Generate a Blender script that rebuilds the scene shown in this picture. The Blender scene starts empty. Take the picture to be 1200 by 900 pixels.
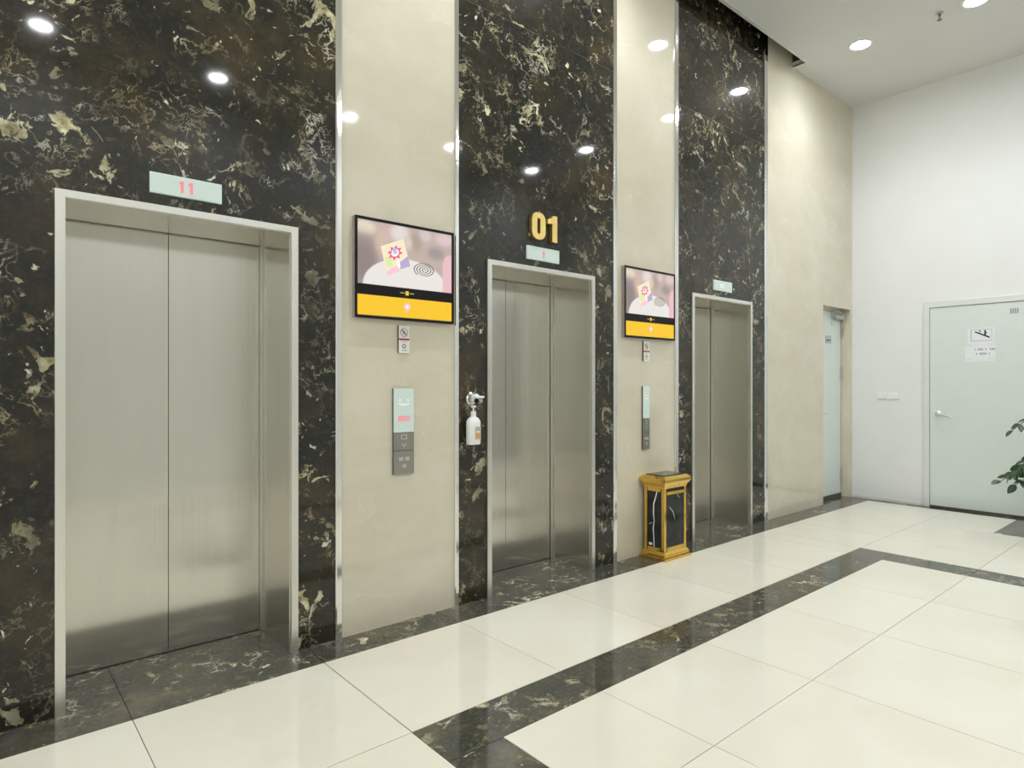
import bpy, bmesh, math, random
from mathutils import Vector, Matrix

# ------------------------------------------------------------------ camera, world, exposure
S = bpy.context.scene
COL = S.collection
S.view_settings.view_transform = 'Standard'
S.view_settings.look = 'None'
S.view_settings.gamma = 1.0
S.view_settings.use_curve_mapping = False
S.view_settings.exposure = 0.0
try:
    S.cycles.use_denoising = True
    S.cycles.max_bounces = 14
    S.cycles.diffuse_bounces = 8
    S.cycles.glossy_bounces = 8
    S.cycles.sample_clamp_indirect = 6.0
except Exception:
    pass

CAM = Vector((0.0, -3.135, 1.34))
cam = bpy.data.cameras.new('camera')
cam.sensor_width = 36.0
cam.lens = 742.0 / 1200.0 * 36.0
cam.shift_y = 1.0 / 1200.0
cam.clip_start = 0.05
cam.clip_end = 60
camo = bpy.data.objects.new('camera', cam)
COL.objects.link(camo)
camo.location = CAM
camo.rotation_euler = (math.radians(90), 0, math.radians(-40.4275))
S.camera = camo

w = bpy.data.worlds.new('world')
S.world = w
w.use_nodes = True
w.node_tree.nodes['Background'].inputs[0].default_value = (0.8, 0.85, 0.9, 1)
w.node_tree.nodes['Background'].inputs[1].default_value = 0.05

LAMP_STRENGTH = 142.0      # emission of every downlight lens
SPOT_POWER = 46.0         # downward beam of every downlight
FAR_X = 8.03              # wall with the white door
CEIL = 4.658
BACK_Y = -4.74            # the lobby wall behind the camera
LEFT_X = -3.6

# ------------------------------------------------------------------ node helpers
class N:
    def __init__(s, name):
        s.m = bpy.data.materials.new(name)
        s.m.use_nodes = True
        s.t = s.m.node_tree
        s.b = s.t.nodes['Principled BSDF']
    def n(s, typ, **kw):
        nd = s.t.nodes.new(typ)
        for k, v in kw.items():
            if k == 'inp':
                for i, val in v.items():
                    nd.inputs[i].default_value = val
            else:
                setattr(nd, k, v)
        return nd
    def l(s, a, b):
        s.t.links.new(a, b)
    def math(s, op, a, b=None, clamp=False):
        nd = s.n('ShaderNodeMath', operation=op, use_clamp=clamp)
        for i, v in enumerate((a, b)):
            if v is None:
                continue
            if isinstance(v, (int, float)):
                nd.inputs[i].default_value = v
            else:
                s.l(v, nd.inputs[i])
        return nd.outputs[0]
    def ramp(s, fac, stops):
        nd = s.n('ShaderNodeValToRGB')
        e = nd.color_ramp.elements
        while len(e) < len(stops):
            e.new(0.5)
        for i, (p, c) in enumerate(stops):
            e[i].position = p
            if isinstance(c, (int, float)):
                c = (c, c, c)
            e[i].color = (*c, 1)
        s.l(fac, nd.inputs[0])
        return nd.outputs[0]
    def mix(s, fac, a, b):
        nd = s.n('ShaderNodeMix', data_type='RGBA')
        for i, v in ((0, fac), (6, a), (7, b)):
            if isinstance(v, (int, float)):
                nd.inputs[i].default_value = v
            elif isinstance(v, tuple):
                nd.inputs[i].default_value = (*v, 1)
            else:
                s.l(v, nd.inputs[i])
        return nd.outputs[2]
    def noise(s, vec, scale, detail=3, rough=0.5, dist=0.0):
        nd = s.n('ShaderNodeTexNoise', inp={'Scale': scale, 'Detail': detail, 'Roughness': rough, 'Distortion': dist})
        if vec is not None:
            s.l(vec, nd.inputs['Vector'])
        return nd
    def coords(s, rnd=True, stretch=(1, 1, 1), warp=0.0, wscale=2.0):
        tc = s.n('ShaderNodeTexCoord')
        mp = s.n('ShaderNodeMapping')
        mp.inputs['Scale'].default_value = stretch
        v = tc.outputs['Object']
        if rnd:
            oi = s.n('ShaderNodeObjectInfo')
            mul = s.n('ShaderNodeVectorMath', operation='SCALE')
            mul.inputs[0].default_value = (31.0, 17.0, 23.0)
            s.l(oi.outputs['Random'], mul.inputs['Scale'])
            ad = s.n('ShaderNodeVectorMath', operation='ADD')
            s.l(v, ad.inputs[0]); s.l(mul.outputs[0], ad.inputs[1])
            v = ad.outputs[0]
        s.l(v, mp.inputs['Vector'])
        v = mp.outputs[0]
        if warp:
            nz = s.noise(v, wscale, 4)
            sub = s.n('ShaderNodeVectorMath', operation='SUBTRACT'); s.l(nz.outputs['Color'], sub.inputs[0]); sub.inputs[1].default_value = (.5, .5, .5)
            sc = s.n('ShaderNodeVectorMath', operation='SCALE'); s.l(sub.outputs[0], sc.inputs[0]); sc.inputs['Scale'].default_value = warp
            ad = s.n('ShaderNodeVectorMath', operation='ADD'); s.l(v, ad.inputs[0]); s.l(sc.outputs[0], ad.inputs[1])
            v = ad.outputs[0]
        return v

def set_p(b, color=None, rough=None, metal=None, spec=None, ior=None):
    if color is not None: b.inputs['Base Color'].default_value = (*color, 1)
    if rough is not None: b.inputs['Roughness'].default_value = rough
    if metal is not None: b.inputs['Metallic'].default_value = metal
    if spec is not None: b.inputs['Specular IOR Level'].default_value = spec
    if ior is not None: b.inputs['IOR'].default_value = ior

def plain(name, color, rough=0.5, metal=0.0, var=0.04, scale=9.0, spec=0.5):
    n = N(name)
    set_p(n.b, color, rough, metal, spec)
    v = n.coords(False)
    f = n.noise(v, scale, 4).outputs['Fac']
    d = tuple(max(0, c * (1 - var)) for c in color)
    u = tuple(min(1, c * (1 + var)) for c in color)
    n.l(n.ramp(f, [(0.3, d), (0.7, u)]), n.b.inputs['Base Color'])
    return n.m

def glow(name, color, strength):
    n = N(name)
    set_p(n.b, (0.02, 0.02, 0.02), 0.25, spec=0.15)
    n.b.inputs['Emission Color'].default_value = (*color, 1)
    n.b.inputs['Emission Strength'].default_value = strength
    return n.m

def dark_marble(name, s=1.0, blob=0.64, veins=1.0, rough=0.07, dark=(.009, .0095, .0085), mid=(.019, .0175, .0125), brown=(.046, .034, .016), haze=0.0, flecks=1.0, lw=1.0):
    n = N(name)
    v = n.coords(True, warp=0.22 / s, wscale=2.6 * s)
    v2 = n.coords(True, warp=0.07 / s, wscale=8.0 * s)
    b0 = n.noise(v2, 2.4 * s, 10, 0.72).outputs['Fac']
    col = n.ramp(b0, [(0.34, dark), (0.50, mid), (0.63, brown), (0.78, tuple(c * 2.2 for c in brown))])
    col = n.mix(n.ramp(n.noise(v2, 45.0 * s, 5, 0.7).outputs['Fac'], [(0.50, 0.0), (0.72, 0.45)]), col, tuple(c * 3.2 for c in mid))
    # long broken veins
    n1 = n.noise(v, 4.6 * s, 7, 0.62, 0.3).outputs['Fac']
    a1 = n.math('ABSOLUTE', n.math('SUBTRACT', n1, 0.5))
    l1 = n.ramp(a1, [(0.0, 1.0), (0.007 * lw, 0.85), (0.013 * lw, 0.0)])
    m1 = n.ramp(n.noise(v2, 5.5 * s, 4, 0.6).outputs['Fac'], [(0.50, 0.0), (0.62, 1.0)])
    # short curled hairs
    n2 = n.noise(v2, 13.0 * s, 4, 0.6, 0.5).outputs['Fac']
    a2 = n.math('ABSOLUTE', n.math('SUBTRACT', n2, 0.54))
    l2 = n.ramp(a2, [(0.0, 1.0), (0.010, 0.8), (0.020, 0.0)])
    m2 = n.ramp(n.noise(v, 3.4 * s, 5, 0.6).outputs['Fac'], [(0.50, 0.0), (0.62, 1.0)])
    fv = n.math('MAXIMUM', n.math('MULTIPLY', l1, m1), n.math('MULTIPLY', n.math('MULTIPLY', l2, m2), 0.8))
    calm = n.ramp(n.noise(v, 1.15 * s, 4, 0.55).outputs['Fac'], [(0.40, 0.18), (0.56, 1.0)])
    fv = n.math('MULTIPLY', n.math('MULTIPLY', fv, calm), 0.95 * veins, True)
    vc = n.ramp(n.noise(v2, 6.0 * s, 3).outputs['Fac'], [(0.34, (.20, .155, .075)), (0.50, (.48, .42, .25)), (0.62, (.74, .71, .56))])
    col = n.mix(fv, col, vc)
    # cream and golden blotches
    n3 = n.noise(v, 7.5 * s, 6, 0.60, 0.9).outputs['Fac']
    bl = n.ramp(n3, [(blob, 0.0), (blob + 0.014, 1.0)])
    bm = n.ramp(n.noise(v2, 1.9 * s, 3).outputs['Fac'], [(0.42, 0.10), (0.56, 1.0)])
    bl = n.math('MULTIPLY', n.math('MULTIPLY', bl, bm), calm, True)
    bc = n.ramp(n.noise(v2, 18.0 * s, 5, 0.68).outputs['Fac'], [(0.30, (.18, .13, .055)), (0.43, (.47, .41, .22)), (0.58, (.76, .72, .50))])
    col = n.mix(bl, col, bc)
    # small pale flecks
    n4 = n.noise(v2, 24.0 * s, 3, 0.5, 0.6).outputs['Fac']
    fk = n.math('MULTIPLY', n.ramp(n4, [(0.695, 0.0), (0.735, 1.0)]), 0.9 * flecks, True)
    col = n.mix(fk, col, (.66, .63, .50))
    n.l(col, n.b.inputs['Base Color'])
    set_p(n.b, rough=rough, spec=0.42)
    n.b.inputs['Coat Weight'].default_value = haze
    n.b.inputs['Coat Roughness'].default_value = 0.30
    return n.m

def cream_marble(name, c0, c1, c2, s=1.0, rough=0.09, vein=0.5, rnd=True):
    n = N(name)
    v = n.coords(rnd, stretch=(1, 1, 1.4), warp=0.45 / s, wscale=1.3 * s)
    f = n.noise(v, 1.6 * s, 7, 0.6).outputs['Fac']
    col = n.ramp(f, [(0.32, c0), (0.5, c1), (0.68, c2)])
    n1 = n.noise(v, 2.4 * s, 5, 0.55, 0.5).outputs['Fac']
    a = n.math('ABSOLUTE', n.math('SUBTRACT', n1, 0.5))
    l = n.ramp(a, [(0.0, 1.0), (0.02, 0.25), (0.05, 0.0)])
    m = n.ramp(n.noise(v, 1.9 * s, 3).outputs['Fac'], [(0.48, 0.0), (0.66, 1.0)])
    fv = n.math('MULTIPLY', n.math('MULTIPLY', l, m), vein, True)
    col = n.mix(fv, col, tuple(min(1, c * 1.18) for c in c2))
    n.l(col, n.b.inputs['Base Color'])
    set_p(n.b, rough=rough, spec=0.5)
    return n.m

def steel(name, color, rough, streak=0.10, bump=0.02, grain=(260, 260, 1.2), aniso=0.0):
    n = N(name)
    set_p(n.b, color, rough, 1.0)
    v = n.coords(True, stretch=grain)
    f = n.noise(v, 1.0, 3, 0.6).outputs['Fac']
    v2 = n.coords(True, stretch=(7, 7, 0.9))
    f2 = n.noise(v2, 1.0, 3, 0.5).outputs['Fac']
    k = n.math('ADD', n.math('MULTIPLY', f, 0.5), n.math('MULTIPLY', f2, 0.5))
    lo = tuple(c * (1 - streak) for c in color); hi = tuple(min(1, c * (1 + streak)) for c in color)
    n.l(n.ramp(k, [(0.35, lo), (0.65, hi)]), n.b.inputs['Base Color'])
    n.l(n.ramp(f, [(0.3, rough * 0.85), (0.7, rough * 1.15)]), n.b.inputs['Roughness'])
    if aniso:      # vertical brushing spreads reflections sideways
        n.b.inputs['Anisotropic'].default_value = aniso
        tg = n.n('ShaderNodeCombineXYZ', inp={0: 1.0, 1: 1.0, 2: 0.0})
        n.l(tg.outputs[0], n.b.inputs['Tangent'])
    bp = n.n('ShaderNodeBump', inp={'Strength': bump, 'Distance': 0.002})
    n.l(f, bp.inputs['Height']); n.l(bp.outputs[0], n.b.inputs['Normal'])
    return n.m

M = {}
M['dark'] = dark_marble('dark_brown_marble', 1.0, 0.615, 1.0, 0.05, haze=0.08)
M['dark_floor'] = dark_marble('dark_floor_marble', 1.15, 0.64, 1.0, 0.08, (.042, .044, .035), (.058, .057, .044), (.10, .087, .055), flecks=0.3, lw=1.8)
M['beige'] = cream_marble('beige_marble', (.595, .55, .43), (.635, .59, .47), (.675, .635, .52), 1.0, 0.05, 0.32, False)
M['tile'] = cream_marble('cream_floor_tile', (.72, .68, .57), (.755, .72, .615), (.78, .75, .655), 0.7, 0.09, 0.1)
M['grout'] = plain('grey_grout', (.22, .21, .18), 0.8)
M['joint'] = plain('pale_slab_joint', (.30, .29, .25), 0.7)
M['steel'] = steel('brushed_steel', (.68, .665, .61), 0.21, 0.05, 0.005, aniso=0.95)
M['frame_steel'] = steel('frame_steel', (.76, .75, .71), 0.33, 0.04)
M['chrome'] = steel('polished_strip', (.80, .80, .79), 0.10, 0.03, 0.0)
M['black'] = plain('black_gap', (.012, .012, .012), 0.6)
M['black_gloss'] = plain('black_gloss_plastic', (.010, .008, .009), 0.22, spec=0.2)
M['wall_white'] = plain('white_paint', (.80, .81, .80), 0.55, var=0.012, scale=3)
M['ceiling'] = plain('ceiling_paint', (.70, .705, .685), 0.75, var=0.01, scale=2)
M['door_white'] = plain('pale_green_white_door_paint', (.70, .76, .73), 0.38, var=0.01)
M['door_frame'] = plain('door_frame_paint', (.72, .745, .72), 0.4, var=0.01)
M['plaster'] = plain('plaster', (.7, .69, .66), 0.8)
M['dark_plenum'] = plain('dark_plenum', (.05, .05, .05), 0.9)
M['alu'] = plain('pale_aluminium', (.72, .73, .70), 0.4, 0.3)
M['gold'] = plain('brass_gold', (.78, .52, .13), 0.14, 1.0, 0.08, 25)
M['gold_satin'] = plain('satin_gold', (.88, .66, .25), 0.38, 1.0, 0.05, 25)
M['gold_side'] = plain('dark_gold_edge', (.30, .19, .05), 0.35, 1.0)
M['tv_side'] = plain('grey_screen_side', (.30, .27, .26), 0.4)
M['chrome_white'] = plain('satin_silver', (.74, .75, .74), 0.25, 0.6)
M['nero'] = None
M['plastic_white'] = plain('white_plastic', (.85, .86, .86), 0.3, var=0.01)
M['plastic_grey'] = plain('grey_plastic', (.42, .43, .42), 0.35)
M['paper'] = plain('paper', (.80, .83, .86), 0.7, var=0.02)
M['ink'] = plain('dark_ink', (.03, .035, .04), 0.7)
M['ink_soft'] = plain('soft_grey_ink', (.30, .33, .35), 0.7)
M['paper_grey'] = plain('grey_print', (.52, .55, .60), 0.7)
M['glass_green'] = plain('pale_green_glass', (.66, .78, .74), 0.08, var=0.02)
M['glass_edge'] = plain('pale_glass_edge', (.74, .86, .83), 0.15)
M['panel_grey'] = steel('grey_button_steel', (.34, .33, .30), 0.32, 0.08)
M['panel_side'] = plain('dark_panel_side', (.12, .115, .10), 0.4, 0.5)
M['etch'] = plain('etched_symbol', (.55, .55, .50), 0.5)
M['white_mark'] = plain('white_print_glare', (.88, .92, .93), 0.3)
M['red_led'] = glow('red_led', (1.0, 0.30, 0.32), 0.95)
M['pink_led'] = glow('pink_led', (1.0, 0.50, 0.52), 0.75)
M['sign_plate'] = plain('sign_plate_white', (.76, .75, .69), 0.35, var=0.02)
M['sign_red'] = plain('sign_red', (.33, .02, .035), 0.5)
M['sign_pink'] = plain('sign_pink_smoke', (.62, .42, .40), 0.5)
M['orange'] = plain('orange_print', (.85, .30, .04), 0.5)
M['label_grey'] = plain('label_grey_print', (.48, .42, .36), 0.5)
M['leaf'] = plain('dark_green_leaf', (.017, .055, .014), 0.30, 0, 0.35, 30)
M['leaf_pale'] = plain('grey_green_leaf', (.05, .08, .05), 0.35, 0, 0.3, 30)
M['stem'] = plain('green_stem', (.06, .11, .03), 0.5)
M['soil'] = plain('soil', (.03, .02, .013), 0.9, 0, 0.3, 60)
M['pot'] = plain('white_glazed_pot', (.72, .72, .70), 0.2)

def nero():
    n = N('black_marble_white_vein')
    v = n.coords(False, warp=0.10, wscale=5)
    f = n.noise(v, 9, 6, 0.6).outputs['Fac']
    col = n.ramp(f, [(0.35, (.010, .012, .014)), (0.7, (.032, .036, .038))])
    set_p(n.b, rough=0.10, spec=0.3)
    n.l(col, n.b.inputs['Base Color'])
    return n.m
M['nero'] = nero()

def screen_mat(key, c, s=0.95):
    M[key] = glow(key, c, s)
for k, c in dict(scr_base=(.70, .56, .50), scr_grey=(.42, .34, .33), scr_tan=(.80, .62, .50), scr_cream=(.95, .85, .70), scr_brown=(.52, .40, .34),
                 scr_pale=(.90, .80, .76), scr_table=(1.0, .97, .92), scr_pink=(1.0, .62, .68), scr_box=(1.0, .86, .62), scr_boxpink=(1.0, .62, .70),
                 scr_red=(.95, .10, .22), scr_blue=(.45, .55, .95), scr_purple=(.52, .42, .70), scr_green=(.75, .88, .45), scr_coil=(.05, .04, .05),
                 scr_yellow=(1.0, .60, .02), scr_logo=(1.0, .55, .60), scr_logo_white=(1.0, .9, .9), scr_dash=(.40, .38, .15), scr_white=(1.0, 1.0, 1.0)).items():
    screen_mat(k, c)
n_ = N('scr_picture')
set_p(n_.b, (0.02, 0.02, 0.02), 0.25, spec=0.15)
va = n_.n('ShaderNodeVertexColor', layer_name='picture')
n_.l(va.outputs['Color'], n_.b.inputs['Emission Color']); n_.b.inputs['Emission Strength'].default_value = 0.82
M['scr_picture'] = n_.m
n_ = N('lamp_lens')
set_p(n_.b, (.9, .9, .9), 0.4)
n_.b.inputs['Emission Color'].default_value = (0.965, 1.0, 1.03, 1)
n_.b.inputs['Emission Strength'].default_value = LAMP_STRENGTH
M['lens'] = n_.m

# ------------------------------------------------------------------ mesh helpers
def B(): return bmesh.new()
def box(bm, x0, x1, y0, y1, z0, z1):
    x0, x1 = sorted((x0, x1)); y0, y1 = sorted((y0, y1)); z0, z1 = sorted((z0, z1))
    v = [bm.verts.new(p) for p in ((x0, y0, z0), (x1, y0, z0), (x1, y1, z0), (x0, y1, z0), (x0, y0, z1), (x1, y0, z1), (x1, y1, z1), (x0, y1, z1))]
    for f in ((3, 2, 1, 0), (4, 5, 6, 7), (0, 1, 5, 4), (1, 2, 6, 5), (2, 3, 7, 6), (3, 0, 4, 7)):
        bm.faces.new([v[i] for i in f])
    return bm
def prism(bm, poly, a, b, plane='xz'):
    """extrude a 2D polygon between depths a and b; xz -> along y, xy -> along z, yz -> along x"""
    def P(p, d):
        return {'xz': (p[0], d, p[1]), 'xy': (p[0], p[1], d), 'yz': (d, p[0], p[1])}[plane]
    A = [bm.verts.new(P(p, a)) for p in poly]; C = [bm.verts.new(P(p, b)) for p in poly]
    k = len(poly)
    bm.faces.new(A); bm.faces.new(list(reversed(C)))
    for i in range(k):
        bm.faces.new((A[i], C[i], C[(i + 1) % k], A[(i + 1) % k]))
    bmesh.ops.recalc_face_normals(bm, faces=bm.faces[:])
    return bm
def ring_prism(bm, outer, inner, a, b, plane='xz'):
    def P(p, d):
        return {'xz': (p[0], d, p[1]), 'xy': (p[0], p[1], d), 'yz': (d, p[0], p[1])}[plane]
    k = len(outer)
    oa = [bm.verts.new(P(p, a)) for p in outer]; ob = [bm.verts.new(P(p, b)) for p in outer]
    ia = [bm.verts.new(P(p, a)) for p in inner]; ib = [bm.verts.new(P(p, b)) for p in inner]
    for i in range(k):
        j = (i + 1) % k
        for q in ((oa[i], oa[j], ia[j], ia[i]), (ob[i], ob[j], ib[j], ib[i]), (oa[i], oa[j], ob[j], ob[i]), (ia[i], ia[j], ib[j], ib[i])):
            bm.faces.new(q)
    bmesh.ops.recalc_face_normals(bm, faces=bm.faces[:])
    return bm
def lathe(bm, prof, c, axis='z', seg=28):
    rings = []
    for r, h in prof:
        ring = []
        for i in range(seg):
            t = 2 * math.pi * i / seg
            u, v_ = r * math.cos(t), r * math.sin(t)
            p = {'z': (u, v_, h), 'y': (u, h, v_), 'x': (h, u, v_)}[axis]
            ring.append(bm.verts.new((c[0] + p[0], c[1] + p[1], c[2] + p[2])))
        rings.append(ring)
    for a, b in zip(rings, rings[1:]):
        for i in range(seg):
            bm.faces.new((a[i], a[(i + 1) % seg], b[(i + 1) % seg], b[i]))
    bm.faces.new(rings[0]); bm.faces.new(rings[-1])
    bmesh.ops.recalc_face_normals(bm, faces=bm.faces[:])
    return bm
def tube(bm, pts, r0, r1=None, seg=8):
    r1 = r0 if r1 is None else r1
    pts = [Vector(p) for p in pts]
    rings = []
    for i, p in enumerate(pts):
        d = (pts[min(i + 1, len(pts) - 1)] - pts[max(i - 1, 0)]).normalized()
        up = Vector((0, 0, 1)) if abs(d.z) < 0.95 else Vector((1, 0, 0))
        a = d.cross(up).normalized(); b = a.cross(d)
        r = r0 + (r1 - r0) * i / max(1, len(pts) - 1)
        rings.append([bm.verts.new(p + a * r * math.cos(2 * math.pi * k / seg) + b * r * math.sin(2 * math.pi * k / seg)) for k in range(seg)])
    for a, b in zip(rings, rings[1:]):
        for k in range(seg):
            bm.faces.new((a[k], a[(k + 1) % seg], b[(k + 1) % seg], b[k]))
    bm.faces.new(list(reversed(rings[0]))); bm.faces.new(rings[-1])
    bmesh.ops.recalc_face_normals(bm, faces=bm.faces[:])
    return bm
def circle(cx, cz, r, seg=24, rz=None, t0=0):
    rz = r if rz is None else rz
    return [(cx + r * math.cos(t0 + 2 * math.pi * i / seg), cz + rz * math.sin(t0 + 2 * math.pi * i / seg)) for i in range(seg)]

def wloc(o):
    v = Vector((0, 0, 0))
    while o is not None:
        v += o.location; o = o.parent
    return v
def obj(name, bm, mat, parent=None, origin=None, smooth=False, bevel=0.0):
    """bm holds world coordinates; the mesh is stored relative to origin (or to the parent)"""
    me = bpy.data.meshes.new(name)
    base = wloc(parent) if parent is not None else Vector((0, 0, 0))
    org = Vector(origin) if origin is not None else base
    bmesh.ops.translate(bm, verts=bm.verts[:], vec=-org)
    bm.to_mesh(me); bm.free()
    me.materials.append(M[mat] if isinstance(mat, str) else mat)
    if smooth:
        for p in me.polygons: p.use_smooth = True
        try: me.set_sharp_from_angle(angle=math.radians(40))
        except Exception: pass
    o = bpy.data.objects.new(name, me)
    COL.objects.link(o)
    o.location = org - base
    o.parent = parent
    if bevel:
        bv = o.modifiers.new('bevel', 'BEVEL'); bv.width = bevel; bv.segments = 2; bv.limit_method = 'ANGLE'
    return o
def tag(o, label=None, cat=None, group=None, kind=None):
    if label: o['label'] = label
    if cat: o['category'] = cat
    if group: o['group'] = group
    if kind: o['kind'] = kind
    return o
def thing(name, loc, label, cat, group=None, kind=None):
    o = bpy.data.objects.new(name, None)
    o.empty_display_size = 0.1
    COL.objects.link(o); o.location = loc
    return tag(o, label, cat, group, kind)
def bxo(name, d, mat, parent=None, **kw):
    return obj(name, box(B(), *d), mat, parent, **kw)

# ------------------------------------------------------------------ elevator wall (y = 0)
EC = [0.748, 2.953, 5.178]                       # elevator centres
TR = [(1.449, 1.487), (2.211, 2.242), (3.666, 3.705), (4.443, 4.491), (5.923, 5.985)]   # chrome strips
OW, OH = 0.4975, 2.13                            # half outer width and height of an elevator frame
IW, IH = 0.463, 2.10
TOPZ = 5.25
JZ = 3.70

wb = bxo('wall_back', (LEFT_X - .1, FAR_X + .1, 0.50, 0.60, -0.1, TOPZ), 'plaster')
tag(wb, 'tall elevator wall of alternating dark brown and beige polished marble', kind='structure')
def slab(poly, mat):
    return obj('marble_slab', prism(B(), poly, 0.0, 0.03), mat, wb)
darks = [(0.0, TR[0][0]), (TR[1][1], TR[2][0]), (TR[3][1], TR[4][0])]
g = 0.0012
for (a, b), c in zip(darks, EC):
    slab([(a, 0), (c - OW, 0), (c - OW, OH), (c + OW, OH), (c + OW, 0), (b, 0), (b, JZ - g), (a, JZ - g)], 'dark')
    slab([(a, JZ + g), (b, JZ + g), (b, TOPZ), (a, TOPZ)], 'dark')
    bxo('slab_joint', (a, b, 0.0012, 0.02, JZ - g, JZ + g), 'joint', wb)
g2 = 0.0004
for a, b in [(TR[0][1], TR[1][0]), (TR[2][1], TR[3][0]), (-1.0, -0.035), (LEFT_X, -1.0)]:
    slab([(a, 0), (b, 0), (b, JZ - g2), (a, JZ - g2)], 'beige')
    slab([(a, JZ + g2), (b, JZ + g2), (b, TOPZ), (a, TOPZ)], 'beige')
# beige stretch with the service door opening
DX0, DX1, DH = 7.245, 7.975, 2.235
a, b = TR[4][1], FAR_X
slab([(a, 0), (DX0, 0), (DX0, DH), (DX1, DH), (DX1, 0), (b, 0), (b, JZ - g2), (a, JZ - g2)], 'beige')
slab([(a, JZ + g2), (b, JZ + g2), (b, TOPZ), (a, TOPZ)], 'beige')
for i, (a, b) in enumerate([(-0.035, 0.0)] + TR):
    m = (a + b) / 2
    t = obj('trim_%d' % (i + 1), prism(B(), [(a, 0.0), (a, -0.008), (a + .006, -0.014), (b - .006, -0.014), (b, -0.008), (b, 0.0)], 0.0, TOPZ, 'xy'), 'chrome')
    tag(t, ['polished vertical metal strip left of the first elevator', 'polished metal strip right of the first elevator, left edge of the nearer beige pier',
            'polished metal strip between the nearer beige pier and the middle dark panel', 'polished metal strip right of the middle elevator',
            'polished metal strip between the farther beige pier and the third dark panel', 'polished metal strip between the third dark panel and the beige end wall'][i], kind='structure')

# ------------------------------------------------------------------ other walls and ceiling
t = bxo('wall_right', (FAR_X, FAR_X + .12, BACK_Y, 0.0, 0, CEIL + .05), 'wall_white'); tag(t, 'plain white painted end wall with a pale door', kind='structure')
t = bxo('wall_front', (LEFT_X, FAR_X, BACK_Y - .1, BACK_Y, 0, CEIL), 'wall_white'); tag(t, 'white lobby wall facing the elevators, with one dark marble panel added to darken steel reflections', kind='structure')
bxo('marble_slab', (6.25, 7.75, BACK_Y, BACK_Y + .02, 0, 2.9), 'dark', t)  # unseen slab, added to darken what the middle elevator doors reflect
t = bxo('wall_left', (LEFT_X - .1, LEFT_X, BACK_Y - .1, 0.0, 0, CEIL), 'wall_white'); tag(t, 'white wall closing the lobby on the left', kind='structure')
SLX, SLY = 6.52, -0.135
HX0, HX1, HY0, HY1 = 6.87, 7.48, -0.672, -0.16
bm = B()
box(bm, LEFT_X, SLX, BACK_Y, SLY, CEIL, CEIL + .05)
box(bm, SLX, FAR_X, BACK_Y, HY0 - .001, CEIL, CEIL + .05)
box(bm, SLX, HX0 - .001, HY0 - .001, 0, CEIL, CEIL + .05)
box(bm, HX1 + .001, FAR_X, HY0 - .001, 0, CEIL, CEIL + .05)
box(bm, HX0 - .001, HX1 + .001, HY1 + .0003, 0, CEIL, CEIL + .05)
ce = obj('ceiling', bm, 'ceiling'); tag(ce, 'smooth off white plaster ceiling with a narrow slot along the marble', kind='structure')
bxo('access_panel', (HX0, HX1, HY0, HY1, CEIL, CEIL + .03), 'ceiling', ce)
pl = B()
box(pl, LEFT_X, FAR_X, -0.60, 0.0, TOPZ, TOPZ + .03)
box(pl, LEFT_X, SLX, -0.62, -0.60, CEIL + .051, TOPZ)
box(pl, SLX, SLX + .02, -0.60, 0.0, CEIL + .051, TOPZ)
obj('slot_plenum', pl, 'dark_plenum', ce)
bm = B()
prism(bm, [(LEFT_X, SLY), (SLX - .0, SLY), (SLX - .0, 0.0), (SLX + .035, 0.0), (SLX + .035, SLY - .035), (LEFT_X, SLY - .035)], CEIL - .006, CEIL + .012, 'xy')
t = obj('trim_7', bm, 'alu'); tag(t, 'pale metal edge strip around the ceiling slot', kind='structure')

# ------------------------------------------------------------------ floor
fl = bxo('floor', (LEFT_X, FAR_X, BACK_Y, 0.50, -0.12, -0.012), 'grout')
tag(fl, 'polished cream tile floor with dark marble bands', kind='structure')
GX, GY, PITCH = 0.487, -0.223, 0.8045
JG = 0.0016                                     # half joint
bands = [(1.289, 5.562, -1.279, -1.026), (1.289, 1.537, -3.46, -1.279), (5.307, 5.562, -3.46, -1.279), (1.289, 5.562, -3.714, -3.46)]
DARKPATCH = (7.02, 7.89, -2.9, -1.60)
STRIPX = 7.89
solid = bands + [DARKPATCH]
mesh_cache = {}
def tile(x0, x1, y0, y1, mat='tile', name='floor_tile'):
    if x1 - x0 < 0.02 or y1 - y0 < 0.02: return
    w_, h_ = round(x1 - x0 - 2 * JG, 3), round(y1 - y0 - 2 * JG, 3)
    key = (w_, h_, mat)
    cx, cy = (x0 + x1) / 2, (y0 + y1) / 2
    if key not in mesh_cache:
        o = obj(name, box(B(), cx - w_ / 2, cx + w_ / 2, cy - h_ / 2, cy + h_ / 2, -0.012, 0.0), mat, fl, origin=(cx, cy, 0))
        mesh_cache[key] = o.data
    else:
        o = bpy.data.objects.new(name, mesh_cache[key]); COL.objects.link(o); o.parent = fl; o.location = (cx, cy, 0)
def cut(rects, s):
    out = []
    for (a, b, c, d) in rects:
        p, q, r, u = max(a, s[0]), min(b, s[1]), max(c, s[2]), min(d, s[3])
        if p >= q - 1e-4 or r >= u - 1e-4:
            out.append((a, b, c, d)); continue
        if a < p: out.append((a, p, c, d))
        if q < b: out.append((q, b, c, d))
        if c < r: out.append((p, q, c, r))
        if u < d: out.append((p, q, u, d))
    return out
xs = [GX + PITCH * k for k in range(-6, 12)]
ys = [GY - PITCH * k for k in range(0, 7)]
for i in range(len(xs) - 1):
    for j in range(len(ys) - 1):
        r = [(max(xs[i], LEFT_X), min(xs[i + 1], STRIPX), max(ys[j + 1], BACK_Y), ys[j])]
        if r[0][0] >= r[0][1] or r[0][2] >= r[0][3]: continue
        for s in solid: r = cut(r, s)
        for q in r: tile(*q)
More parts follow.
